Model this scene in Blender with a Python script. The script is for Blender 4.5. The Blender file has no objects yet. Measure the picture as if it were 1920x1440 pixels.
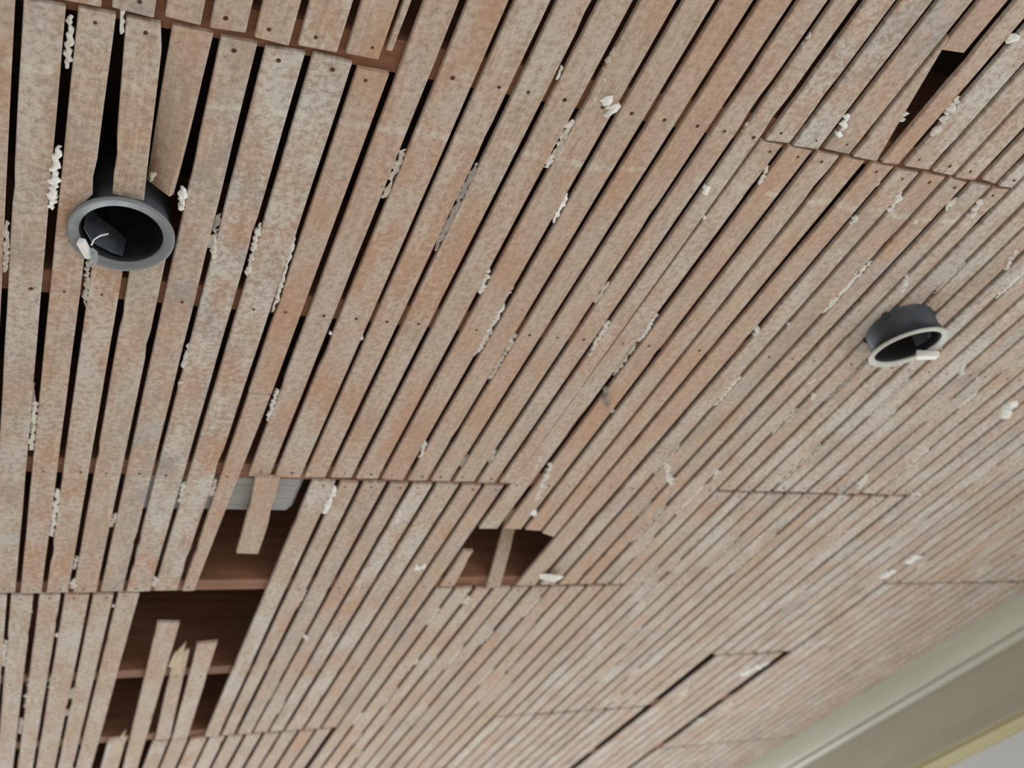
import bpy, math, random
from mathutils import Matrix, Vector

random.seed(7)
scene = bpy.context.scene
col = scene.collection

# ------------------------------------------------------------------ camera
S = 0.92                 # metres per plan unit; the laths hang 0.92 m above the lens
CAM_Z = 1.68
ZC = CAM_Z + S           # underside of the laths
cam_data = bpy.data.cameras.new('camera')
cam_data.sensor_width = 36.0
cam_data.lens = 2021.0 / 1920.0 * 36.0
cam_data.clip_start = 0.02
cam_data.dof.use_dof = True
cam_data.dof.focus_distance = 1.17
cam_data.dof.aperture_fstop = 5.6
cam = bpy.data.objects.new('camera', cam_data)
col.objects.link(cam)
right = Vector((0.906961, -0.371729, -0.19809))
down = Vector((0.064546, 0.587381, -0.806732))
fwd = Vector((0.41624, 0.718889, 0.556726))
m = Matrix.Identity(4)
for i in range(3):
    m[i][0] = right[i]; m[i][1] = -down[i]; m[i][2] = -fwd[i]
m[2][3] = CAM_Z
cam.matrix_world = m
scene.camera = cam

# ------------------------------------------------------------------ daylight, exposure
world = bpy.data.worlds.new('daylight')
scene.world = world
world.use_nodes = True
bg = world.node_tree.nodes['Background']
bg.inputs['Color'].default_value = (0.93, 0.97, 1.0, 1)
bg.inputs['Strength'].default_value = 1.25

def assumed_window_light(name, loc, target, sx, sy, power, colour):
    l = bpy.data.lights.new(name, 'AREA')
    l.shape = 'RECTANGLE'; l.size = sx; l.size_y = sy
    l.energy = power; l.color = colour
    o = bpy.data.objects.new(name, l)
    o.location = loc
    o.rotation_euler = (Vector(target) - Vector(loc)).to_track_quat('-Z', 'Y').to_euler()
    col.objects.link(o)
    return o
# added lamps for two assumed sash windows of the right wall, below the frame
for wy in (0.4, 2.7):
    assumed_window_light('window_daylight', (2.68, wy, 1.22), (-3.0, wy, 1.22), 1.2, 1.4, 12, (0.93, 0.97, 1.0))
# and an added lamp for wide glazing assumed in the far end wall
assumed_window_light('window_daylight', (1.0, 6.14, 1.35), (1.0, 0.0, 1.35), 2.2, 1.7, 65, (0.93, 0.97, 1.0))

scene.view_settings.view_transform = 'Standard'
scene.view_settings.look = 'None'
scene.view_settings.gamma = 1.0
scene.view_settings.use_curve_mapping = False
scene.view_settings.exposure = 0.74
scene.cycles.max_bounces = 5
scene.cycles.diffuse_bounces = 3
scene.cycles.glossy_bounces = 2
scene.cycles.transmission_bounces = 3

# ------------------------------------------------------------------ helpers
def link(o, parent=None):
    col.objects.link(o)
    if parent is not None:
        o.parent = parent
    return o

def mesh_obj(name, verts, faces, mat, parent=None, smooth=False):
    me = bpy.data.meshes.new(name)
    me.from_pydata([tuple(v) for v in verts], [], faces)
    me.materials.append(mat)
    if smooth:
        for p in me.polygons:
            p.use_smooth = True
    me.update()
    return link(bpy.data.objects.new(name, me), parent)

def box_data(x0, x1, y0, y1, z0, z1):
    v = [(x0, y0, z0), (x1, y0, z0), (x1, y1, z0), (x0, y1, z0),
         (x0, y0, z1), (x1, y0, z1), (x1, y1, z1), (x0, y1, z1)]
    f = [(3, 2, 1, 0), (4, 5, 6, 7), (0, 1, 5, 4), (1, 2, 6, 5), (2, 3, 7, 6), (3, 0, 4, 7)]
    return v, f

def merge(parts):
    V, F = [], []
    for v, f in parts:
        n = len(V)
        V += list(v)
        F += [tuple(i + n for i in q) for q in f]
    return V, F

def lathe(profile, n=48, closed=False):
    """profile: list of (r, z) revolved about z"""
    V, F = [], []
    k = len(profile)
    for i in range(n):
        a = 2 * math.pi * i / n
        for r, z in profile:
            V.append((r * math.cos(a), r * math.sin(a), z))
    for i in range(n):
        j = (i + 1) % n
        for q in range(k if closed else k - 1):
            p = (q + 1) % k
            F.append((i * k + q, j * k + q, j * k + p, i * k + p))
    return V, F

def tube(points, rad, n=8):
    V, F = [], []
    pts = [Vector(p) for p in points]
    for i, p in enumerate(pts):
        d = (pts[min(i + 1, len(pts) - 1)] - pts[max(i - 1, 0)]).normalized()
        a = d.cross(Vector((0, 0, 1)))
        if a.length < 1e-4:
            a = Vector((1, 0, 0))
        a.normalize(); b = d.cross(a)
        r = rad[i] if isinstance(rad, (list, tuple)) else rad
        for k in range(n):
            t = 2 * math.pi * k / n
            V.append(p + a * r * math.cos(t) + b * r * math.sin(t))
    for i in range(len(pts) - 1):
        for k in range(n):
            l = (k + 1) % n
            F.append((i * n + k, i * n + l, (i + 1) * n + l, (i + 1) * n + k))
    F.append(tuple(range(n))[::-1])
    F.append(tuple(range((len(pts) - 1) * n, len(pts) * n)))
    return V, F

# ------------------------------------------------------------------ materials
class NT:
    def __init__(self, name, rough=0.85):
        self.mat = bpy.data.materials.new(name)
        self.mat.use_nodes = True
        self.t = self.mat.node_tree
        self.n = self.t.nodes
        self.bsdf = self.n['Principled BSDF']
        self.bsdf.inputs['Roughness'].default_value = rough
        self.bsdf.inputs['Specular IOR Level'].default_value = 0.25
    def new(self, kind, **kw):
        o = self.n.new(kind)
        for k, v in kw.items():
            setattr(o, k, v)
        return o
    def wire(self, a, b):
        self.t.links.new(a, b)
    def val(self, sock, v):
        if hasattr(v, 'is_output'):
            self.wire(v, sock)
        else:
            sock.default_value = v
    def math(self, op, a, b=0.0, clamp=False):
        o = self.new('ShaderNodeMath', operation=op, use_clamp=clamp)
        self.val(o.inputs[0], a); self.val(o.inputs[1], b)
        return o.outputs[0]
    def vec(self, op, a, b):
        o = self.new('ShaderNodeVectorMath', operation=op)
        self.val(o.inputs[0], a); self.val(o.inputs[1], b)
        return o.outputs[0]
    dims = '3D'
    def noise(self, v, scale, detail=3.0, rough=0.55):
        o = self.new('ShaderNodeTexNoise', noise_dimensions=self.dims)
        self.wire(v, o.inputs['Vector'])
        o.inputs['Scale'].default_value = scale
        o.inputs['Detail'].default_value = detail
        o.inputs['Roughness'].default_value = rough
        return o.outputs['Fac']
    def ramp(self, x, lo, hi, a=0.0, b=1.0):
        o = self.new('ShaderNodeMapRange')
        o.clamp = True
        self.val(o.inputs['Value'], x)
        o.inputs['From Min'].default_value = lo
        o.inputs['From Max'].default_value = hi
        o.inputs['To Min'].default_value = a
        o.inputs['To Max'].default_value = b
        return o.outputs['Result']
    def mix(self, fac, a, b):
        o = self.new('ShaderNodeMix', data_type='RGBA')
        self.val(o.inputs[0], fac)
        for s, v in ((o.inputs[6], a), (o.inputs[7], b)):
            if hasattr(v, 'is_output'):
                self.wire(v, s)
            else:
                s.default_value = (*v, 1)
        return o.outputs[2]
    def bump(self, h, strength=0.3, dist=0.002):
        o = self.new('ShaderNodeBump')
        o.inputs['Strength'].default_value = strength
        o.inputs['Distance'].default_value = dist
        self.wire(h, o.inputs['Height'])
        self.wire(o.outputs[0], self.bsdf.inputs['Normal'])
    def colour(self, c):
        self.val(self.bsdf.inputs['Base Color'], c if hasattr(c, 'is_output') else (*c, 1))
    def position(self):
        return self.new('ShaderNodeNewGeometry').outputs['Position']

def lath_material():
    M = NT('old_lath_wood', 0.9)
    M.dims = '2D'
    pos = M.position()
    info = M.new('ShaderNodeObjectInfo')
    rnd = info.outputs['Random']
    sep = M.new('ShaderNodeSeparateColor')
    M.wire(info.outputs['Color'], sep.inputs[0])
    a_pl, a_or, a_gr = sep.outputs[0], sep.outputs[1], sep.outputs[2]
    off = M.new('ShaderNodeCombineXYZ')
    M.wire(M.math('MULTIPLY', rnd, 17.0), off.inputs[0])
    M.wire(M.math('MULTIPLY', rnd, 41.0), off.inputs[1])
    p = M.vec('ADD', pos, off.outputs[0])
    pg = M.vec('MULTIPLY', p, (1.0, 0.05, 1.0))         # grain, drawn out along the lath
    pm = M.vec('MULTIPLY', p, (1.0, 0.45, 1.0))         # blotches
    grain = M.noise(pg, 260.0, 2.0, 0.6)
    blotch = M.noise(pm, 9.0, 2.0, 0.6)
    blotch2 = M.noise(pm, 21.0, 2.0, 0.65)
    fine = M.noise(p, 120.0, 3.0, 0.75)
    c = M.mix(M.ramp(grain, 0.3, 0.7), (0.41, 0.29, 0.21), (0.52, 0.395, 0.305))
    c = M.mix(M.ramp(rnd, 0.0, 1.0, 0.0, 0.4), c, (0.45, 0.36, 0.295))
    # warm brown stains
    st = M.math('MULTIPLY', M.ramp(blotch, 0.40, 0.64), a_or)
    c = M.mix(M.math('MULTIPLY', st, 0.85), c, (0.46, 0.265, 0.165))
    # weathered grey
    gr = M.math('MULTIPLY', M.ramp(blotch2, 0.42, 0.68), a_gr)
    c = M.mix(gr, c, (0.32, 0.295, 0.275))
    # thin tide lines of old water stains
    line = M.ramp(M.math('ABSOLUTE', M.math('SUBTRACT', blotch, 0.47)), 0.0, 0.006, 1.0, 0.0)
    line = M.math('MULTIPLY', line, M.ramp(blotch2, 0.5, 0.58))
    c = M.mix(M.math('MULTIPLY', line, 0.55), c, (0.36, 0.17, 0.08))
    # dried plaster skin: broad smears broken up into mottling
    low = M.noise(M.vec('ADD', pm, (11.0, 2.0, 5.0)), 15.0, 3.0, 0.72)
    skin = M.ramp(M.math('ADD', M.math('MULTIPLY', low, 0.6), M.math('MULTIPLY', fine, 0.4)), 0.43, 0.60)
    skin = M.math('MULTIPLY', skin, a_pl, clamp=True)
    c = M.mix(M.math('MULTIPLY', skin, 0.85), c, (0.555, 0.53, 0.485))
    # pale lines where the plaster panels met
    sp = M.new('ShaderNodeSeparateXYZ'); M.wire(pos, sp.inputs[0])
    lo2 = M.noise(pos, 9.0, 2.0)
    wob = M.math('MULTIPLY', M.math('SUBTRACT', lo2, 0.5), 0.03)
    for y0, x0, x1, hw in ((0.742, -0.2, 1.3, 0.0065), (1.492, -0.2, 0.34, 0.006)):
        d = M.math('ABSOLUTE', M.math('SUBTRACT', M.math('ADD', sp.outputs[1], wob), y0))
        b = M.ramp(d, hw * 0.4, hw, 1.0, 0.0)
        b = M.math('MULTIPLY', b, M.ramp(sp.outputs[0], x1 - 0.1, x1, 1.0, 0.0))
        b = M.math('MULTIPLY', b, M.ramp(low, 0.40, 0.58, 0.05, 0.6))
        c = M.mix(b, c, (0.62, 0.585, 0.50))
    # ingrained dirt mottling
    c = M.mix(M.ramp(fine, 0.32, 0.56, 0.42, 0.0), c, (0.245, 0.19, 0.15))
    # tiny dark and pale specks
    c = M.mix(M.ramp(fine, 0.70, 0.76, 0.0, 0.5), c, (0.68, 0.67, 0.63))
    c = M.mix(M.ramp(fine, 0.24, 0.29, 0.5, 0.0), c, (0.20, 0.12, 0.08))
    M.colour(c)
    M.bump(fine, 0.5, 0.0012)
    return M.mat

def wood(name, ca, cb, scale=90.0, rough=0.85):
    M = NT(name, rough)
    pos = M.position()
    g = M.noise(M.vec('MULTIPLY', pos, (0.05, 1.0, 1.0)), scale, 4.0, 0.65)
    b = M.noise(pos, 6.0, 3.0)
    c = M.mix(M.ramp(g, 0.3, 0.7), ca, cb)
    c = M.mix(M.ramp(b, 0.4, 0.75, 0.0, 0.5), c, tuple(x * 0.6 for x in ca))
    M.colour(c)
    M.bump(g, 0.4, 0.002)
    return M.mat

def plaster(name, ca, cb):
    M = NT(name, 0.95)
    pos = M.position()
    f = M.noise(pos, 160.0, 4.0, 0.7)
    M.colour(M.mix(M.ramp(f, 0.35, 0.65), ca, cb))
    M.bump(f, 0.8, 0.002)
    return M.mat

def paint(name, ca, cb, scale=4.0, rough=0.55):
    M = NT(name, rough)
    pos = M.position()
    f = M.noise(M.vec('MULTIPLY', pos, (1.0, 0.25, 1.0)), scale, 4.0, 0.6)
    M.colour(M.mix(M.ramp(f, 0.35, 0.68), ca, cb))
    M.bump(M.noise(pos, 40.0, 3.0), 0.15, 0.002)
    return M.mat

def metal(name, ca, cb, rough=0.45, metallic=0.6):
    M = NT(name, rough)
    M.bsdf.inputs['Metallic'].default_value = metallic
    pos = M.position()
    f = M.noise(pos, 45.0, 4.0, 0.65)
    M.colour(M.mix(M.ramp(f, 0.4, 0.7), ca, cb))
    M.wire(M.ramp(f, 0.3, 0.7, rough - 0.1, rough + 0.2), M.bsdf.inputs['Roughness'])
    return M.mat

MAT_LATH = lath_material()
MAT_JOIST = wood('old_joist_wood', (0.17, 0.078, 0.043), (0.27, 0.13, 0.075))
MAT_GREY = wood('weathered_grey_wood', (0.20, 0.20, 0.20), (0.36, 0.355, 0.345), 120.0)
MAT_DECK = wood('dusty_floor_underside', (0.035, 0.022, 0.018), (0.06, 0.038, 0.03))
MAT_SPLIT = wood('fresh_split_wood', (0.48, 0.38, 0.25), (0.60, 0.49, 0.34), 150.0)
MAT_PL = [plaster('plaster_dirty', (0.24, 0.21, 0.18), (0.36, 0.33, 0.29)),
          plaster('plaster_tan', (0.40, 0.35, 0.30), (0.56, 0.51, 0.45)),
          plaster('plaster_pale', (0.55, 0.52, 0.47), (0.72, 0.69, 0.63)),
          plaster('plaster_white', (0.78, 0.77, 0.73), (0.88, 0.87, 0.83))]
MAT_NAIL = metal('rusty_nail', (0.06, 0.032, 0.022), (0.12, 0.06, 0.035), 0.7, 0.3)
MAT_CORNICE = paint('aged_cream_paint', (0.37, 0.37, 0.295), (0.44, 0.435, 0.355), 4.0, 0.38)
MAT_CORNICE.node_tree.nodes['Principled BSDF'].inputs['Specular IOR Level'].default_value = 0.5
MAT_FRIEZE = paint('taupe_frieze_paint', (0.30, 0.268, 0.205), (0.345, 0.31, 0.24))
MAT_BEAD = paint('yellowed_paint', (0.43, 0.39, 0.215), (0.49, 0.45, 0.28), 9.0)
MAT_WALL = paint('grey_wall_paint', (0.46, 0.468, 0.47), (0.50, 0.508, 0.508))
MAT_FLOOR = wood('pale_floor_wood', (0.42, 0.36, 0.29), (0.52, 0.46, 0.38), 30.0)
MAT_CAN = metal('dark_can_metal', (0.045, 0.05, 0.055), (0.075, 0.08, 0.09), 0.5, 0.5)
MAT_CANIN = metal('black_can_inside', (0.012, 0.012, 0.013), (0.022, 0.022, 0.024), 0.6, 0.2)
MAT_RING = metal('grey_ring_metal', (0.19, 0.205, 0.215), (0.23, 0.245, 0.255), 0.45, 0.3)
MAT_RINGP = metal('pale_ring_metal', (0.50, 0.50, 0.46), (0.60, 0.60, 0.55), 0.5, 0.2)
MAT_BRACKET = metal('bracket_steel', (0.24, 0.27, 0.31), (0.36, 0.40, 0.46), 0.3, 0.85)
MAT_CONN = paint('white_connector_plastic', (0.80, 0.80, 0.76), (0.86, 0.86, 0.82), 30.0, 0.5)

def clear_plastic():
    M = NT('clear_plastic', 0.15)
    M.colour((0.85, 0.88, 0.90))
    M.bsdf.inputs['Transmission Weight'].default_value = 0.85
    M.bsdf.inputs['IOR'].default_value = 1.3
    return M.mat
MAT_CLEAR = clear_plastic()

# ------------------------------------------------------------------ room shell
X_WALL = 2.95 * S
Y0, Y1 = -1.2, 4.35 * S
def struct(name, verts, faces, mat, parent=None, label=None, smooth=False):
    o = mesh_obj(name, verts, faces, mat, parent, smooth)
    if parent is None:
        o['kind'] = 'structure'
        if label:
            o['label'] = label
    return o

fl = struct('floor', *box_data(-4.5, X_WALL, -4.0, 7.0, -0.1, 0.0), MAT_FLOOR, None, 'pale wooden floor of the room below the ceiling')
wr = struct('wall_right', *box_data(X_WALL, X_WALL + 0.12, -1.4, 7.0, 0.0, ZC + 0.25), MAT_WALL, None, 'pale grey painted wall below the cornice')

struct('wall_left_unseen', *box_data(-3.1, -3.0, -4.0, 7.0, 0.0, ZC + 0.25), MAT_WALL, None, 'unseen pale grey wall added to keep light off the cornice')  # unseen, added to block open-side daylight from the cornice; also adds bounce
struct('wall_far', *box_data(-3.1, X_WALL, 6.2, 6.3, 0.0, ZC + 0.25), MAT_WALL, None, 'pale grey end wall of the room')
fr = [box_data(a, b_, 6.12, 6.2, c_, d_) for a, b_, c_, d_ in ((-0.2, -0.1, 0.4, 2.3), (2.1, 2.2, 0.4, 2.3), (-0.2, 2.2, 0.4, 0.5), (-0.2, 2.2, 2.2, 2.3), (0.98, 1.02, 0.5, 2.2))]
struct('window_3', *merge(fr), MAT_CONN, None, 'assumed wide white glazing frame on the end wall')  # assumed, unseen: frame added on the solid end wall around its area lamp
# assumed sash windows low on the solid right wall: frames added around area lamps
for wi, (wy0, wy1) in enumerate(((-0.2, 1.0), (2.1, 3.3))):
    fr = [box_data(X_WALL - 0.05, X_WALL, a, b_, c_, d_) for a, b_, c_, d_ in (
        (wy0 - 0.08, wy0, 0.52, 2.0), (wy1, wy1 + 0.08, 0.52, 2.0), (wy0 - 0.08, wy1 + 0.08, 0.45, 0.52), (wy0 - 0.08, wy1 + 0.08, 1.92, 2.0),
        (wy0, wy1, 1.2, 1.24), ((wy0 + wy1) / 2 - 0.015, (wy0 + wy1) / 2 + 0.015, 0.52, 1.92))]
    struct('window_%d' % (wi + 1), *merge(fr), MAT_CONN, None, ('assumed white framed sash nearest the camera', 'assumed white framed sash under the far cornice')[wi])
LT = 0.0066              # lath thickness
JH = 0.19                # joist height
Z_TOP = ZC + LT + JH
XL = -0.20
# the ceiling: boarded underside of the floor above, closed round the edges of the joist space
lid = merge([box_data(XL - 0.03, X_WALL, Y0, Y1, Z_TOP, Z_TOP + 0.03),
             box_data(XL - 0.03, XL, Y0, Y1, ZC + LT, Z_TOP),
             box_data(XL, X_WALL, Y1 - 0.03, Y1, ZC + LT, Z_TOP)])
ceiling = struct('ceiling', *lid, MAT_DECK, None, 'stripped ceiling of bare wooden laths under dark joists')

def joist_v(t):
    return (0.722, 1.165, 1.61, 2.045, 2.49, 2.915, 3.37, 3.81, 4.24)[t] if t >= 0 else 0.722 + 0.4375 * t
JOISTS = [joist_v(t) for t in range(-4, 9)]
for v in JOISTS:
    mesh_obj('joist', *box_data(XL, X_WALL, (v - 0.034) * S, (v + 0.010) * S, ZC + LT, Z_TOP), MAT_JOIST, ceiling)
# grey weathered blocking fixed beside a joist, seen through the hole
def blocking():
    y0, y1 = (1.61 + 0.012) * S, 1.742 * S
    prof = [(y0, ZC + LT), (y1 - 0.016, ZC + LT), (y1 - 0.006, ZC + LT + 0.003), (y1, ZC + LT + 0.012), (y1, ZC + 0.09), (y0, ZC + 0.09)]
    V = []
    for x, e in ((0.18 * S, 0.0), (0.468 * S, 0.0), (0.478 * S, 0.012)):
        for y, z in prof:
            V.append((x, min(y, y1 - e), z + e * 0.6 * (z < ZC + 0.05)))
    k = len(prof)
    F = [(i * k + q, (i + 1) * k + q, (i + 1) * k + (q + 1) % k, i * k + (q + 1) % k) for i in range(2) for q in range(k)]
    F += [tuple(range(k))[::-1], tuple(range(2 * k, 3 * k))]
    mesh_obj('blocking', V, F, MAT_GREY, ceiling)['label'] = 'grey weathered timber blocking'
blocking()

# ------------------------------------------------------------------ laths
nails = []
def wob(rng, amp):
    a = [rng.uniform(-1, 1) for _ in range(4)]
    ph = [rng.uniform(0, 6.28) for _ in range(4)]
    fr = (2.2, 5.1, 11.0, 31.0)
    am = (1.0, 0.6, 0.4, 0.35)
    return lambda y: amp * sum(a[i] * am[i] * math.sin(fr[i] * y + ph[i]) for i in range(4))

def lath(ua, ub, v0, v1, va=None, vb=None, z=0.0, z1=None, roll=0.0, roll1=None, cut0=0.0, cut1=0.0,
         tone=None, rough=0.0006, nail=True, mat=None, ragged=(0.0, 0.0), bend=0.0, notch=None):
    """lath from plan v0 to v1, edges ua..ub at v0 and va..vb at v1; z lowers (-) or lifts (+) it in metres"""
    rng = random.Random(int((ua * 977 + v0 * 131 + ub * 13) * 1000))
    va = ua if va is None else va
    vb = ub if vb is None else vb
    z1 = z if z1 is None else z1
    roll1 = roll if roll1 is None else roll1
    L = (v1 - v0) * S
    n = max(3, int(L / 0.026))
    lw, rw = wob(rng, rough), wob(rng, rough)
    chips = [(rng.uniform(0, 1), rng.uniform(0.0008, 0.0022), rng.random() < 0.5) for _ in range(rng.choice((0, 1, 1, 2, 3)))]
    V, F = [], []
    th, ch = LT, 0.0011
    for i in range(n + 1):
        t = i / n
        y = (v0 + (v1 - v0) * t) * S
        xl = (ua + (va - ua) * t) * S + lw(y)
        xr = (ub + (vb - ub) * t) * S + rw(y)
        for ct, cd, left in chips:
            if abs(ct - t) < 0.6 / n:
                if left: xl += cd
                else: xr -= cd
        if notch and abs(y / S - notch[0]) < notch[1]:
            xr = min(xr, (notch[2] - math.sqrt(notch[3] ** 2 - (y / S - notch[0]) ** 2)) * S)
        if bend:
            xl += bend * math.sin(math.pi * t); xr += bend * math.sin(math.pi * t)
        cx, w = (xl + xr) / 2, (xr - xl) / 2
        r = roll + (roll1 - roll) * t
        zz = ZC + z + (z1 - z) * t
        ca, sa = math.cos(r), math.sin(r)
        for px, pz in ((-w + ch, 0), (w - ch, 0), (w, ch), (w, th), (-w, th), (-w, ch)):
            yy = y
            if i == 0: yy += cut0 * px / w + rng.uniform(-1, 1) * ragged[0]
            if i == n: yy += cut1 * px / w + rng.uniform(-1, 1) * ragged[1]
            V.append((cx + px * ca - pz * sa, yy, zz + px * sa + pz * ca))
    for i in range(n):
        for q in range(6):
            p = (q + 1) % 6
            F.append((i * 6 + q, i * 6 + p, (i + 1) * 6 + p, (i + 1) * 6 + q))
    F.append((5, 4, 3, 2, 1, 0)); k = n * 6
    F.append((k, k + 1, k + 2, k + 3, k + 4, k + 5))
    o = mesh_obj('lath', V, F, mat or MAT_LATH, ceiling)
    if tone is None:
        u, v = (ua + ub) / 2, (v0 + v1) / 2
        pl = rng.uniform(0.2, 0.9); orr = rng.uniform(0.2, 0.95); gr = rng.uniform(0.0, 0.6)
        if u < 0.36 and v < 1.5: pl += 0.1; gr += 0.25
        if u < 0.3 and v > 1.9: pl += 0.4; orr *= 0.5; gr *= 0.3
        if 0.36 < u < 1.05 and v < 2.0: orr = 0.55 + 0.45 * rng.random(); pl *= 0.6; gr *= 0.6
        if 0.8 < u < 1.1 and v < 0.8: gr += 0.5; orr *= 0.5
        if u > 1.35: pl += 0.25; orr *= 0.55; gr += 0.25
        if rng.random() < 0.12: pl = 1.0
        tone = (min(pl, 1), min(orr, 1), min(gr, 1))
    o.color = (*tone, 1)
    if nail and not roll1:
        for jv in JOISTS:
            for dv in (-0.014, 0.0):
                vv = jv + dv - 0.004
                ok = v0 + 0.006 < vv < v1 - 0.006
                if abs(v0 - jv) < 0.05 : vv = v0 + 0.014; ok = dv == 0.0
                elif abs(v1 - jv) < 0.05: vv = v1 - 0.014; ok = dv == 0.0
                elif dv != 0.0: ok = False
                if ok and rng.random() < 0.85:
                    t = (vv - v0) / (v1 - v0)
                    a = ua + (va - ua) * t; b = ub + (vb - ub) * t
                    nails.append(((a + (b - a) * rng.uniform(0.3, 0.7)) * S, vv * S, ZC + z + (z1 - z) * t))
    return o

HG = 0.0046              # half a gap, plan units
jit = random.Random(3)
def row(gaps, v0, v1, skip=(), shear=None, hg=HG):
    for i in range(len(gaps) - 1):
        if i in skip:
            continue
        s0 = s1 = 0.0
        if shear:
            s0, s1 = shear[i], shear[i + 1]
        j = lambda a=0.0011: jit.uniform(-a, a)
        lath(gaps[i] + hg + j(), gaps[i + 1] - hg + j(), v0 + jit.uniform(0.0, 0.004), v1 - jit.uniform(0.0, 0.004),
             gaps[i] + hg + s0 + j(0.0016), gaps[i + 1] - hg + s1 + j(0.0016),
             z=-jit.uniform(0.0, 0.0018), cut0=jit.uniform(-.0015, .0015), cut1=jit.uniform(-.0015, .0015))

def even(a, b, n):
    return [a + (b - a) * i / n for i in range(n + 1)]

# --- first band (left): joints over joists 0, 3, 6
row([-0.184, -0.136, -0.088, -0.040, 0.008, 0.057, 0.108, 0.154, 0.202, 0.250, 0.302], 0.05, 0.7165)
lath(0.307, 0.3455, 0.05, 0.713, z=-0.001, tone=(0.2, 1.0, 0.1))
lath(0.3535, 0.3615, 0.30, 0.70, 0.3505, 0.358, z=0.001, tone=(0.9, 0.2, 0.2), rough=0.0012, nail=False)
g1 = [-0.214, -0.166, -0.118, -0.070, -0.022, 0.026, 0.072, 0.119, 0.169, 0.217, 0.269, 0.321, 0.367]
row(g1, 0.722, 2.042, skip=(5, 6, 7, 11))
# pieces cut away round the recessed light
lath(0.031, 0.067, 0.722, 2.042, z=-0.001, notch=(1.0325, 0.055, 0.105, 0.0575))
lath(0.0775, 0.1145, 0.722, 0.976, 0.0885, 0.1245, z=-0.0015, cut1=0.002, tone=(0.8, 0.3, 0.1))
lath(0.0765, 0.1145, 1.091, 2.042, z=-0.0005)
lath(0.1235, 0.1645, 0.722, 0.965, 0.122, 0.158, z=0.0, z1=0.009, roll=0.0, roll1=-0.75, tone=(0.35, 0.5, 0.1), nail=False)
lath(0.1235, 0.1645, 1.086, 2.042, z=-0.001, cut0=-0.006)
# last lath of the band: split narrow towards the hole
lath(0.3255, 0.363, 0.730, 1.36, 0.3255, 0.361, z=-0.001, tone=(0.3, 0.9, 0.0))
lath(0.3265, 0.3605, 1.362, 2.042, 0.3265, 0.350, z=-0.001, tone=(0.35, 0.6, 0.0))
row([-0.183, -0.135, -0.087, -0.038, 0.011, 0.059, 0.105, 0.157, 0.202, 0.250], 2.050, 3.366)
lath(0.268, 0.312, 2.875, 3.366, 0.272, 0.318, z=-0.001, cut0=-0.008, ragged=(0.004, 0))
lath(0.2985, 0.3435, 2.190, 3.366, 0.336, 0.374, z=-0.0015, z1=0.0, tone=(0.55, 0.4, 0.0), cut0=0.002, ragged=(0.001, 0))
row([-0.19 + 0.0487 * i for i in range(12)], 3.374, 4.30)

# --- second band: joints over joists 2 and 5
row([0.367, 0.413, 0.466, 0.513, 0.561, 0.607, 0.658, 0.7025, 0.75, 0.799, 0.842, 0.881], 0.05, 1.602)
g2 = [0.486, 0.534, 0.579, 0.630, 0.6745, 0.721, 0.773, 0.820, 0.868]
sh = [0.022, 0.016, 0.012, 0.006, 0.004, 0.002, 0.002, 0.004, 0.006]
row(g2, 1.612, 2.910, skip=(0,), shear=sh)
lath(0.4875, 0.5295, 1.612, 2.910, 0.511, 0.546, z=-0.0015, tone=(1.0, 0.1, 0.1))     # plaster-whitened lath beside the holes
lath(0.383, 0.426, 1.598, 1.862, 0.399, 0.441, z=-0.006, z1=-0.012, tone=(0.12, 0.35, 0.0), cut1=0.0015, bend=0.002)  # short stub
lath(0.355, 0.386, 2.345, 2.910, 0.385, 0.421, z=-0.001, tone=(0.5, 0.3, 0.2), cut0=-0.006, ragged=(0.006, 0))
lath(0.3975, 0.440, 2.300, 2.910, 0.4275, 0.466, z=-0.002, tone=(0.85, 0.3, 0.0), cut0=-0.004, ragged=(0.001, 0))
row([0.376 + 0.0487 * i for i in range(11)], 2.918, 4.235)

# --- third band: joints over joists 0, 3, 6
g3t = [0.884, 0.931, 0.980, 1.034, 1.082, 1.128, 1.181, 1.230, 1.275, 1.318, 1.353]
row(g3t, 0.05, 0.7185, skip=(3, 4))
lath(1.039, 1.077, 0.05, 0.531, z=-0.001, tone=(0.1, 0.5, 0.3), ragged=(0, 0.0012), cut1=-0.001)
lath(1.0335, 1.037, 0.515, 0.717, 1.0365, 1.080, z=-0.0015, tone=(0.5, 0.5, 0.1), rough=0.0003, nail=False)   # wedge left by a split lath
lath(1.087, 1.124, 0.05, 0.717, 1.088, 1.122, z=-0.001, roll=0.0, roll1=0.14, tone=(0.4, 0.7, 0.2), rough=0.001)
g3 = [0.876, 0.923, 0.973, 1.020, 1.070, 1.120, 1.169, 1.221, 1.267, 1.312, 1.353]
row(g3, 0.722, 2.040, skip=(0, 1, 2, 3, 4))
lath(0.8815, 0.9175, 0.722, 1.777, 0.8725, 0.913, z=-0.001, tone=(0.6, 0.4, 0.2), ragged=(0, 0.001))
lath(0.8745, 0.897, 1.876, 2.038, 0.878, 0.912, z=-0.001, tone=(0.4, 0.5, 0.0), ragged=(0.001, 0))
lath(0.928, 0.968, 0.722, 1.777, z=-0.001, ragged=(0, 0.001), cut1=0.001)
lath(0.978, 1.0155, 0.722, 1.782, z=-0.0015, ragged=(0, 0.001), cut1=0.002)
lath(1.024, 1.0625, 0.722, 1.802, 1.024, 1.059, z=-0.001, ragged=(0, 0.001), cut1=0.008, tone=(0.2, 1.0, 0.0))
lath(1.0765, 1.115, 0.722, 2.040, 1.064, 1.113, z=-0.001)
lath(0.984, 1.016, 1.845, 2.030, 0.985, 1.018, z=0.078, z1=-0.010, tone=(0.3, 0.2, 0.3), nail=False)  # broken piece pushed up into the hole
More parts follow.
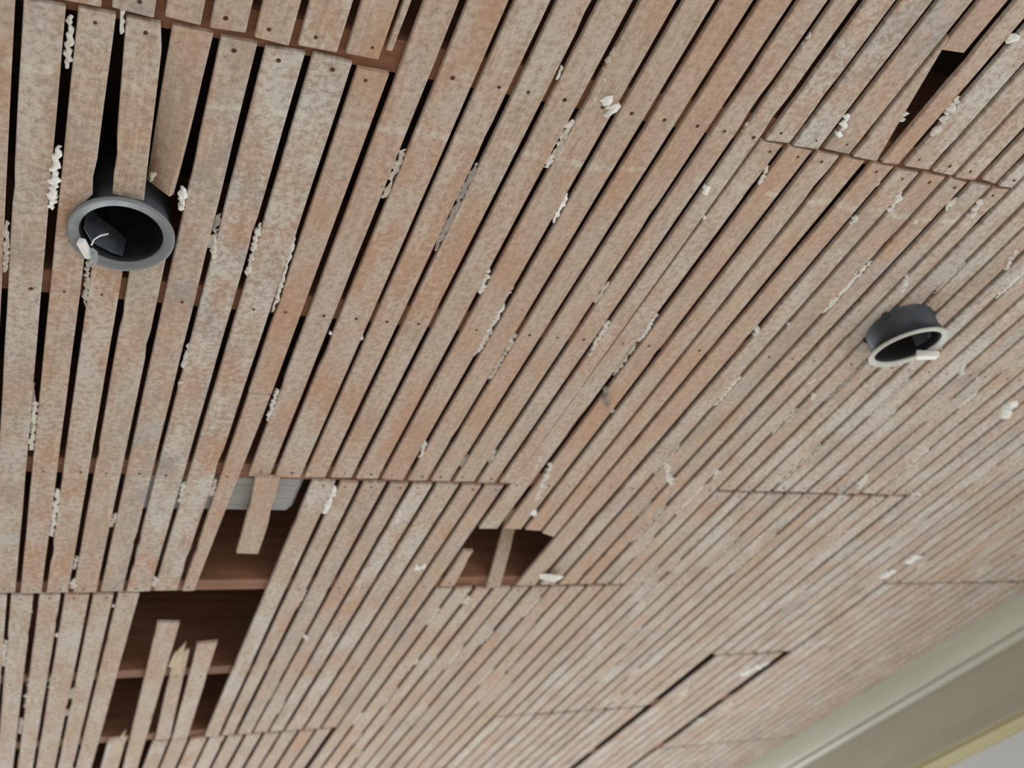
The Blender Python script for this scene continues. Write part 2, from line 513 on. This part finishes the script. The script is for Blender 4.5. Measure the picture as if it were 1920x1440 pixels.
row([0.870, 0.917, 0.965, 1.011, 1.060, 1.107, 1.157, 1.205, 1.254, 1.304, 1.351], 2.049, 3.366)
row([0.915 + 0.0487 * i for i in range(10)], 3.374, 4.30)

# --- fourth band: joints over joists 2 and 5
row([1.353, 1.402, 1.445, 1.495, 1.540, 1.590, 1.640, 1.695, 1.740, 1.790, 1.840, 1.890], 0.30, 1.604, skip=(0, 1, 2))
# pieces cut away round the second recessed light
lath(1.3576, 1.3974, 0.30, 1.006, cut1=-0.004)
lath(1.3576, 1.3974, 1.104, 1.604, cut0=0.004)
lath(1.4066, 1.4404, 0.30, 0.998, z=-0.001)
lath(1.4066, 1.4404, 1.115, 1.604, z=-0.001)
lath(1.4496, 1.4904, 0.30, 1.026, cut1=0.010)
lath(1.4496, 1.4904, 1.088, 1.604, cut0=-0.010)
row([1.352, 1.402, 1.443, 1.490, 1.540, 1.590, 1.640, 1.682, 1.731, 1.781, 1.832, 1.886], 1.612, 2.910)
row([1.354 + 0.0485 * i for i in range(12)], 2.918, 4.235)
# --- fifth band: joints over joists 1 and 4
row([1.890, 1.939, 1.988, 2.037, 2.086, 2.135, 2.184], 0.70, 1.161)
row([1.888, 1.938, 1.987, 2.037, 2.087, 2.136, 2.184], 1.169, 2.512)
row(even(1.915, 2.160, 5), 2.520, 3.806, hg=0.0042)
# --- sixth band, up to the cornice: joints over joists 0, 3, 6
row(even(2.184, 2.815, 13), 0.75, 2.060)
row(even(2.190, 2.815, 13), 2.068, 3.366)
row(even(2.184, 2.815, 13), 3.374, 4.30)

# nail heads, far too small to pick apart
nv, nf = [], []
rn = random.Random(5)
for x, y, z in nails:
    b = len(nv); r = rn.uniform(0.0017, 0.0028)
    nv.append((x, y, z - 0.0009))
    for k in range(7):
        a = 6.2832 * k / 7
        nv.append((x + r * math.cos(a), y + r * math.sin(a), z - 0.0004))
        nv.append((x + r * math.cos(a), y + r * math.sin(a), z + 0.001))
    for k in range(7):
        l = (k + 1) % 7
        nf.append((b, b + 1 + 2 * l, b + 1 + 2 * k))
        nf.append((b + 1 + 2 * k, b + 1 + 2 * l, b + 2 + 2 * l, b + 2 + 2 * k))
o = mesh_obj('nail_heads', nv, nf, MAT_NAIL, ceiling)
o['kind'] = 'stuff'

# ------------------------------------------------------------------ plaster keys and crumbs left between the laths
def plaster_key(x0, y0, x1, y1, w, b, drop, name='plaster_key'):
    rng = random.Random(int((x0 * 371 + y0 * 911) * 1000))
    L = math.hypot(x1 - x0, y1 - y0)
    n = max(5, min(30, int(L / 0.0035)))
    dx, dy = (x1 - x0) / max(L, 1e-6), (y1 - y0) / max(L, 1e-6)
    k = 7
    V, F = [], []
    dr = drop / 1000.0
    for i in range(n + 1):
        t = i / n
        e = min(1.0, 0.55 + 3.0 * min(t, 1 - t)) * rng.uniform(0.5, 1.15) * (0.45 if rng.random() < 0.1 else 1.0)
        cx, cy = x0 + (x1 - x0) * t, y0 + (y1 - y0) * t
        s = rng.uniform(-0.22, 0.22) * w
        for q in range(k):
            a = 2 * math.pi * q / k
            r = rng.uniform(0.65, 1.3) * e
            px = 0.5 * w * math.cos(a) * r + s
            pz = math.sin(a) * r
            pz = ZC + 0.001 + (pz * dr if pz < 0 else pz * 0.004)
            V.append((cx - dy * px, cy + dx * px, pz))
    for i in range(n):
        for q in range(k):
            p = (q + 1) % k
            F.append((i * k + q, i * k + p, (i + 1) * k + p, (i + 1) * k + q))
    F.append(tuple(range(k))[::-1]); F.append(tuple(range(n * k, (n + 1) * k)))
    mat = MAT_PL[0 if b < 0.45 else 1 if b < 0.68 else 2 if b < 0.88 else 3]
    return mesh_obj(name, V, F, mat, ceiling)

KEYS=[(0.0232,0.6754,0.0238,0.7365,0.0084,0.75,4),(0.0668,0.655,0.0696,0.6854,0.0048,0.75,2),(0.0221,0.8395,0.0208,0.9305,0.01,0.95,6),(-0.0226,0.9596,-0.0211,1.044,0.0077,0.6,3),(0.1536,0.8734,0.1571,0.9092,0.0081,0.95,7),(0.1998,0.9074,0.1972,0.9347,0.0069,0.35,3),(0.2014,0.9413,0.2065,0.9972,0.0087,0.7,4),(0.248,0.9146,0.2511,1.0148,0.0084,0.75,4),(0.292,0.9177,0.2964,1.0711,0.0061,0.75,3),(0.3383,1.2394,0.3423,1.3205,0.0096,0.7,3),(0.2027,1.1513,0.208,1.2922,0.0092,0.7,3),(0.066,1.0109,0.0698,1.0937,0.0072,0.65,3),(0.0189,1.2615,0.0211,1.3784,0.0073,0.3,1),(0.2476,1.5003,0.2515,1.5663,0.0092,0.7,2),(0.295,1.4898,0.2956,1.5426,0.0096,0.55,1),(0.4897,1.5,0.4938,1.5884,0.0129,1,6),(0.5987,1.351,0.6156,1.4189,0.0093,0.75,3),(0.7313,1.3731,0.7363,1.4112,0.0106,0.6,3),(0.5534,0.9452,0.5609,0.9929,0.0095,0.75,4),(0.5987,0.9704,0.6007,0.9891,0.0083,0.6,2),(0.6024,1.0093,0.6025,1.1284,0.0091,0.85,3),(0.6043,0.7973,0.6053,0.8476,0.008,0.95,3),(0.5587,0.6941,0.5638,0.7516,0.0093,0.6,3),(0.5627,0.5831,0.5717,0.6672,0.0075,0.55,3),(0.5803,0.6481,0.6024,0.6628,0.0198,0.95,9),(0.5156,0.6194,0.5178,0.6373,0.0052,0.8,2),(0.7803,0.7463,0.7839,0.7618,0.0141,1,9),(0.7793,0.6421,0.7841,0.6755,0.0065,0.8,2),(0.778,0.511,0.785,0.5419,0.0068,0.7,3),(0.9033,0.6023,0.9117,0.6379,0.0121,1,5),(1.0345,0.545,1.0453,0.6059,0.0143,0.8,5),(1.0355,0.4506,1.0397,0.4611,0.0155,0.9,7),(0.9748,0.5823,0.9814,0.5964,0.0104,0.7,4),(0.8462,0.7004,0.8569,0.7418,0.0069,0.75,2),(1.0677,0.6978,1.0811,0.7396,0.0109,0.85,4),(1.018,0.6829,1.026,0.701,0.0074,0.7,2),(1.1663,0.6962,1.1685,0.7211,0.0103,0.75,3),(1.2104,0.6909,1.2208,0.7266,0.0132,0.75,4),(1.1347,0.7424,1.1387,0.7612,0.0109,0.8,3),(1.036,0.7553,1.0368,0.7711,0.0097,0.7,3),(0.7741,1.0225,0.7864,1.1217,0.0108,0.7,4),(0.7993,1.1546,0.8045,1.1996,0.0093,0.65,3),(0.8427,0.9979,0.8444,1.0612,0.0117,0.75,5),(0.8433,1.0679,0.8477,1.1462,0.0097,0.65,3),(1.0269,0.9998,1.0376,1.0223,0.0092,0.85,5),(1.1142,0.9204,1.1233,0.9381,0.0094,0.8,4),(1.2075,0.8501,1.2265,0.8881,0.012,0.7,5),(1.4941,1.0392,1.5195,1.074,0.0129,0.85,6),(1.2502,1.1544,1.261,1.1757,0.0096,0.7,3),(1.706,1.131,1.7241,1.1755,0.03,1,14),(1.356,0.7687,1.3754,0.8104,0.0119,0.75,6),(0.8205,1.3836,0.8296,1.4262,0.0097,0.7,4),(0.8521,1.4038,0.8795,1.5418,0.0126,0.85,4),(0.8886,1.563,0.8885,1.5808,0.0153,1,7),(0.7466,1.397,0.7506,1.4274,0.0097,0.6,3),(0.7467,1.7892,0.7237,1.7933,0.03,1,9),(1.0783,1.3894,1.1293,1.4614,0.0145,0.75,4),(1.2032,1.4077,1.2155,1.4376,0.0126,0.7,3),(1.5846,1.4599,1.5646,1.3986,0.0199,0.75,4),(1.7569,1.4608,1.7489,1.4744,0.03,0.8,5),(1.9813,1.8217,1.9771,1.8673,0.03,0.9,7),(1.9919,1.7443,1.9948,1.7882,0.03,0.9,7),(1.9788,2.3736,1.9334,2.4753,0.03,1,9),(2.0177,2.8217,2.0291,2.8747,0.03,0.85,8),(1.8686,2.9479,1.8713,3.0163,0.03,0.8,6),(0.8913,1.9259,0.8898,1.9615,0.0164,0.8,4),(0.7313,1.9124,0.732,1.9369,0.0135,0.85,4),(0.5787,2.0942,0.5933,2.1222,0.015,0.85,4),(0.8668,2.2635,0.8883,2.2813,0.03,0.8,3),(0.0973,2.0693,0.1078,2.058,0.03,0.7,2),(0.0647,2.2585,0.0623,2.3138,0.0144,0.7,2),(0.0636,2.3426,0.0625,2.4315,0.0146,0.75,2),(0.1036,2.2496,0.1063,2.3781,0.0144,0.65,2),(0.1493,2.3257,0.1452,2.384,0.0161,0.6,2),(0.627,1.5713,0.6377,1.6284,0.0092,0.8,3),(1.8054,2.5533,1.8136,2.6152,0.0278,0.7,4),(1.6748,2.8952,1.6919,2.9688,0.0239,0.6,3),(0.1122,1.8269,0.1104,1.8617,0.0118,0.85,5),(0.2466,1.8238,0.2496,1.8618,0.0111,0.7,3),(0.8484,1.1804,0.8778,1.2294,0.0121,0.35,10),(0.4133,0.8659,0.4226,0.8781,0.0084,0.3,3),(0.4262,1.1019,0.4257,1.1163,0.0074,0.8,3),(0.1214,0.8578,0.1191,0.8704,0.0058,0.6,4)]
for k in KEYS:
    plaster_key(*k)
def in_hole(x, y):
    u, v = x / S, y / S
    return ((0.34 < u < 0.50 and 1.58 < v < 2.95) or (0.24 < u < 0.50 and v > 2.03) or (0.86 < u < 1.07 and 1.75 < v < 2.06)
            or (1.03 < u < 1.09 and 0.5 < v < 0.72) or math.hypot(u - 0.105, v - 1.03) < 0.08 or math.hypot(u - 1.402, v - 1.055) < 0.085)
# plaster still packed level between many of the laths
rk = random.Random(21)
BANDS = [([0.26, 0.60, 1.05, 1.35], g1[4:12], 0.80, 1.95), ([0, 0], g3[5:], 0.80, 1.95),
         ([0, 0], [0.413, 0.466, 0.513, 0.561, 0.607, 0.658, 0.7025, 0.75, 0.799], 0.60, 1.55),
         ([0, 0], g2[2:-1], 1.66, 2.85), ([0, 0], [0.011, 0.059, 0.105, 0.157, 0.202], 2.1, 3.1),
         ([0, 0], [0.917, 0.965, 1.011, 1.060, 1.107, 1.157, 1.205, 1.254, 1.304], 2.1, 3.2),
         ([0, 0], [1.402, 1.445, 1.495, 1.540, 1.590, 1.640, 1.695, 1.740, 1.790, 1.840], 0.85, 1.58),
         ([0, 0], [1.402, 1.443, 1.490, 1.540, 1.590, 1.640, 1.682, 1.731, 1.781, 1.832], 1.66, 2.85),
         ([0, 0], [1.938, 1.987, 2.037, 2.087, 2.136], 1.3, 2.45), ([0, 0], even(2.190, 2.815, 13)[1:-1], 2.1, 3.3),
         ([0, 0], even(2.184, 2.815, 13)[1:-1], 1.3, 2.0)]
for _, gs, a, b in BANDS:
    for g in gs:
        for rep in range(3 if g > 0.85 else 1):
            if rk.random() < 0.6:
                c = rk.uniform(a, b); l = rk.uniform(0.03, 0.17)
                d = min(c + l, b)
                if any(in_hole(g * S, (c + (d - c) * q / 4) * S) for q in range(5)): continue
                plaster_key((g + rk.uniform(-.001, .001)) * S, c * S, (g + rk.uniform(-.001, .001)) * S, d * S,
                            0.0105, rk.choice((0.3, 0.5, 0.6, 0.75)), rk.choice((0.6, 1.0, 2.0)))
# crumbs stuck on the faces around the second light
for i in range(26):
    x = rk.gauss(1.30, 0.12); y = rk.gauss(1.03, 0.09)
    l = rk.uniform(0.003, 0.008)
    if in_hole(x, y): continue
    plaster_key(x, y, x + rk.uniform(-l, l), y + l, rk.uniform(0.003, 0.006), rk.choice((0.5, 0.75, 0.9)), rk.uniform(2, 5), 'plaster_crumb')
for i in range(34):
    x = rk.uniform(0.0, 2.4); y = rk.uniform(0.72, 2.6)
    l = rk.uniform(0.002, 0.006)
    if in_hole(x, y): continue
    plaster_key(x, y, x + rk.uniform(-l, l), y + l, rk.uniform(0.003, 0.005), rk.choice((0.5, 0.75, 0.9)), rk.uniform(1.5, 4), 'plaster_crumb')

# ------------------------------------------------------------------ splinters of fresh wood at the broken ends
def splinter(x0, y0, x1, y1, w, z=0.0):
    V = [(x0 - w, y0, ZC - 0.001 + z), (x0 + w, y0, ZC - 0.001 + z), (x0 + w * .6, (y0 + y1) / 2, ZC - 0.002 + z), (x1, y1, ZC + z), (x0 - w * .8, (y0 + y1) / 2, ZC - 0.002 + z)]
    V2 = [(a, b, c + 0.005) for a, b, c in V]
    n = 5
    F = [tuple(range(n))[::-1], tuple(range(n, 2 * n))] + [(i, (i + 1) % n, n + (i + 1) % n, n + i) for i in range(n)]
    mesh_obj('splinter', V + V2, F, MAT_SPLIT, ceiling)['label'] = 'pale freshly split wood'
splinter(0.336, 2.235, 0.343, 2.115, 0.012)
splinter(0.345, 2.27, 0.352, 2.16, 0.008)
splinter(0.272, 2.74, 0.281, 2.60, 0.009)

# ------------------------------------------------------------------ cornice and wall
def extrude_profile(prof, y0, y1):
    k = len(prof)
    V = [(x, y, z) for y in (y0, y1) for x, z in prof]
    F = [(q, (q + 1) % k, k + (q + 1) % k, k + q) for q in range(k)]
    F += [tuple(range(k)), tuple(range(k, 2 * k))[::-1]]
    return V, F
def P(u, h):
    return (u * S, CAM_Z + h * S)
prof = [P(2.795, 1.0), P(2.795, 0.990), P(2.803, 0.988)]
for i in range(1, 9):                      # wide shallow cove facing down
    a = math.radians(60 * i / 8)
    prof.append(P(2.803 + 0.092 * math.sin(a) / math.sin(math.radians(60)), 0.988 - 0.040 * (1 - math.cos(a)) / 0.5))
for i in range(11):                        # rounded ridge
    a = math.radians(-35 + 150 * i / 10)
    prof.append(P(2.918 - 0.020 * math.cos(a), 0.937 - 0.018 * math.sin(a)))
prof += [P(2.940, 0.926), P(2.95, 0.926), P(2.95, 1.0)]
fz = [P(2.95, 0.926), P(2.938, 0.926), P(2.940, 0.90), P(2.942, 0.80), P(2.938, 0.752), P(2.940, 0.746), P(2.95, 0.746)]
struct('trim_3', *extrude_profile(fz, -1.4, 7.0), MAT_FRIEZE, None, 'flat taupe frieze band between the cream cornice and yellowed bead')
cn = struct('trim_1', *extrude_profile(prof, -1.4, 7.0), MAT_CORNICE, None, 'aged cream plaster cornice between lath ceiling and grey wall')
bp = [P(2.95, 0.746), P(2.938, 0.746)]
for i in range(9):
    a = math.radians(180 * i / 8)
    bp.append(P(2.936 - 0.012 * math.sin(a), 0.738 - 0.034 * i / 8))
bp += [P(2.941, 0.697), P(2.95, 0.693)]
struct('trim_2', *extrude_profile(bp, -1.4, 7.0), MAT_BEAD, None, 'yellowed bead moulding along the bottom of the cornice')

# ------------------------------------------------------------------ recessed lights
def recessed_light(loc, tilt, label, ring_mat, lip, conn, bracket, body_len, R1=0.0455):
    root = bpy.data.objects.new('recessed_light', None)
    root.empty_display_size = 0.05
    root.location = loc
    root.rotation_euler = tilt
    col.objects.link(root)
    root['label'] = label; root['category'] = 'light fixture'; root['group'] = 'recessed can lights in the lath ceiling'
    R0, RB = 0.0585, 0.0510
    # flange: flat ring with a rolled outer lip
    V, F = lathe([(R1, 0.0015), (R1 + 0.001, 0.0), (R0 - 0.004, 0.0), (R0 - 0.001, -lip), (R0, -lip * 0.3), (R0, 0.003), (RB, 0.004), (R1, 0.004)], 64, True)
    ring = mesh_obj('trim_ring', V, F, ring_mat, root, True)
    # housing: open tube with a closed dark top
    V, F = lathe([(0.0, body_len), (RB - 0.004, body_len), (RB, body_len - 0.004), (RB, 0.0035), (R1 + 0.0005, 0.0035), (R1, 0.012), (R1 - 0.001, body_len - 0.004), (0.0, body_len - 0.003)], 56)
    h = mesh_obj('housing', V, F, MAT_CAN, root, True)
    me = h.data; me.materials.append(MAT_CANIN)
    for p in me.polygons:
        if all(math.hypot(*me.vertices[i].co[:2]) < R1 + 0.0008 for i in p.vertices) and p.center.z > 0.004:
            p.material_index = 1
    # bent steel socket plate inside
    pts = bracket
    V, F = [], []
    for (x0, y0, z0), (x1, y1, z1) in pts:
        V += [(x0, y0, z0), (x1, y1, z1)]
    V2 = [(x + 0.0012, y + 0.0012, z) for x, y, z in V]
    n = len(V)
    for i in range(len(pts) - 1):
        a = 2 * i
        F.append((a, a + 1, a + 3, a + 2)); F.append((n + a + 2, n + a + 3, n + a + 1, n + a))
        F.append((a, a + 2, n + a + 2, n + a)); F.append((a + 3, a + 1, n + a + 1, n + a + 3))
    F.append((0, n, n + 1, 1)); F.append((n - 2, n - 1, 2 * n - 1, 2 * n - 2))
    br = mesh_obj('socket_bracket', V + V2, F, MAT_BRACKET, root)
    # white wire connector hooked over the rim
    (cx, cy, cz), (lx, ly, lz), ang = conn
    v, f = box_data(-lx / 2, lx / 2, -ly / 2, ly / 2, -lz / 2, lz / 2)
    v = [Vector((x * (0.82 if y > 0 else 1), y, z * (0.8 if x > 0 else 1))) for x, y, z in v]
    rot = Matrix.Rotation(ang, 3, 'Z') @ Matrix.Rotation(0.3, 3, 'Y')
    v = [rot @ p + Vector((cx, cy, cz)) for p in v]
    cobj = mesh_obj('wire_connector', v, f, MAT_CONN, root)
    bev = cobj.modifiers.new('bevel', 'BEVEL'); bev.width = 0.0012; bev.segments = 2
    return root

zl = CAM_Z + 0.988 * S
lightA = recessed_light((0.1050 * S, 1.0325 * S, zl), (0.0, math.radians(5), 0.0),
    'grey ringed recessed can light between wide dark gaps, nearest the camera', MAT_RING, 0.0012,
    ((-0.036, 0.026, -0.005), (0.0085, 0.026, 0.010), math.radians(-25)),
    [((-0.041, 0.012, 0.014), (-0.041, 0.008, 0.050)), ((-0.030, 0.030, 0.010), (-0.026, 0.024, 0.046)), ((-0.008, 0.038, 0.008), (-0.006, 0.032, 0.040)), ((0.004, 0.040, 0.007), (0.006, 0.036, 0.030))], 0.115)
# crumpled clear sleeve beside the connector
sl = tube([(-0.030, 0.026, -0.003), (-0.026, 0.029, -0.006), (-0.024, 0.034, -0.010), (-0.026, 0.040, -0.013), (-0.030, 0.045, -0.014)], [0.002, 0.0045, 0.0035, 0.0042, 0.002], 6)
mesh_obj('clear_sleeve', *sl, MAT_CLEAR, lightA)
wr_ = tube([(-0.030, 0.022, -0.002), (-0.028, 0.016, 0.002), (-0.022, 0.012, 0.006), (-0.014, 0.013, 0.012)], 0.0010, 6)
mesh_obj('wire', *wr_, MAT_CONN, lightA)

zr = CAM_Z + 0.958 * S
lightB = recessed_light((1.402 * S, 1.055 * S, zr), (math.radians(9.5), math.radians(-5.5), 0.0),
    'pale rimmed recessed can light hanging below the laths, furthest from the camera', MAT_RINGP, 0.0022,
    ((0.050, 0.014, -0.005), (0.034, 0.014, 0.012), math.radians(-28)),
    [((0.020, -0.030, 0.012), (0.020, -0.028, 0.045)), ((0.034, -0.018, 0.012), (0.032, -0.016, 0.045)), ((0.040, 0.000, 0.012), (0.038, 0.0, 0.045)), ((0.036, 0.014, 0.012), (0.034, 0.014, 0.04))], 0.115, 0.0490)
lightB.scale = (1.1, 1.1, 1.0)
# spring clip standing off the can and the dark slot beside it
def local_box(name, parent, c, s, ang, mat):
    v, f = box_data(-s[0] / 2, s[0] / 2, -s[1] / 2, s[1] / 2, -s[2] / 2, s[2] / 2)
    r = Matrix.Rotation(ang, 3, 'Z')
    v = [r @ Vector(p) + Vector(c) for p in v]
    return mesh_obj(name, v, f, mat, parent)
aslot = math.radians(222)
local_box('slot', lightB, (0.0502 * math.cos(aslot), 0.0502 * math.sin(aslot), 0.026), (0.0012, 0.004, 0.024), aslot, MAT_CANIN)
aclip = math.radians(205)
local_box('spring_clip', lightB, (0.053 * math.cos(aclip), 0.053 * math.sin(aclip), 0.044), (0.007, 0.008, 0.010), aclip, MAT_CAN)

# ------------------------------------------------------------------ white flake hanging at the edge of the small hole
def flake():
    # plan points on the flake, metres, with drop below the laths
    pts = [(0.0, 0.0, -0.002), (0.018, -0.012, -0.010), (0.040, -0.016, -0.016), (0.050, -0.008, -0.014), (0.047, 0.008, -0.012),
           (0.040, 0.018, -0.006), (0.046, 0.034, -0.004), (0.036, 0.030, -0.003), (0.026, 0.018, -0.008), (0.008, 0.016, -0.006)]
    base = Vector((1.010, 1.822, ZC))
    c = Vector((0.026, 0.004, -0.018))
    V = [base + c] + [base + Vector(p) for p in pts]
    n = len(pts)
    F = [(0, i + 1, (i + 1) % n + 1) for i in range(n)]
    V2 = [v + Vector((0, 0.001, 0.0022)) for v in V]
    m_ = len(V)
    F += [(m_, m_ + (i + 1) % n + 1, m_ + i + 1) for i in range(n)]
    F += [(i + 1, m_ + i + 1, m_ + (i + 1) % n + 1, (i + 1) % n + 1) for i in range(n)]
    o = mesh_obj('plaster_flake', V, [] , MAT_PL[3])
    me = o.data; me.clear_geometry(); me.from_pydata([tuple(v) for v in V + V2], [], F); me.update()
    o['label'] = 'torn white flake of plaster hanging at the edge of the small hole'
    o['category'] = 'plaster flake'
flake()
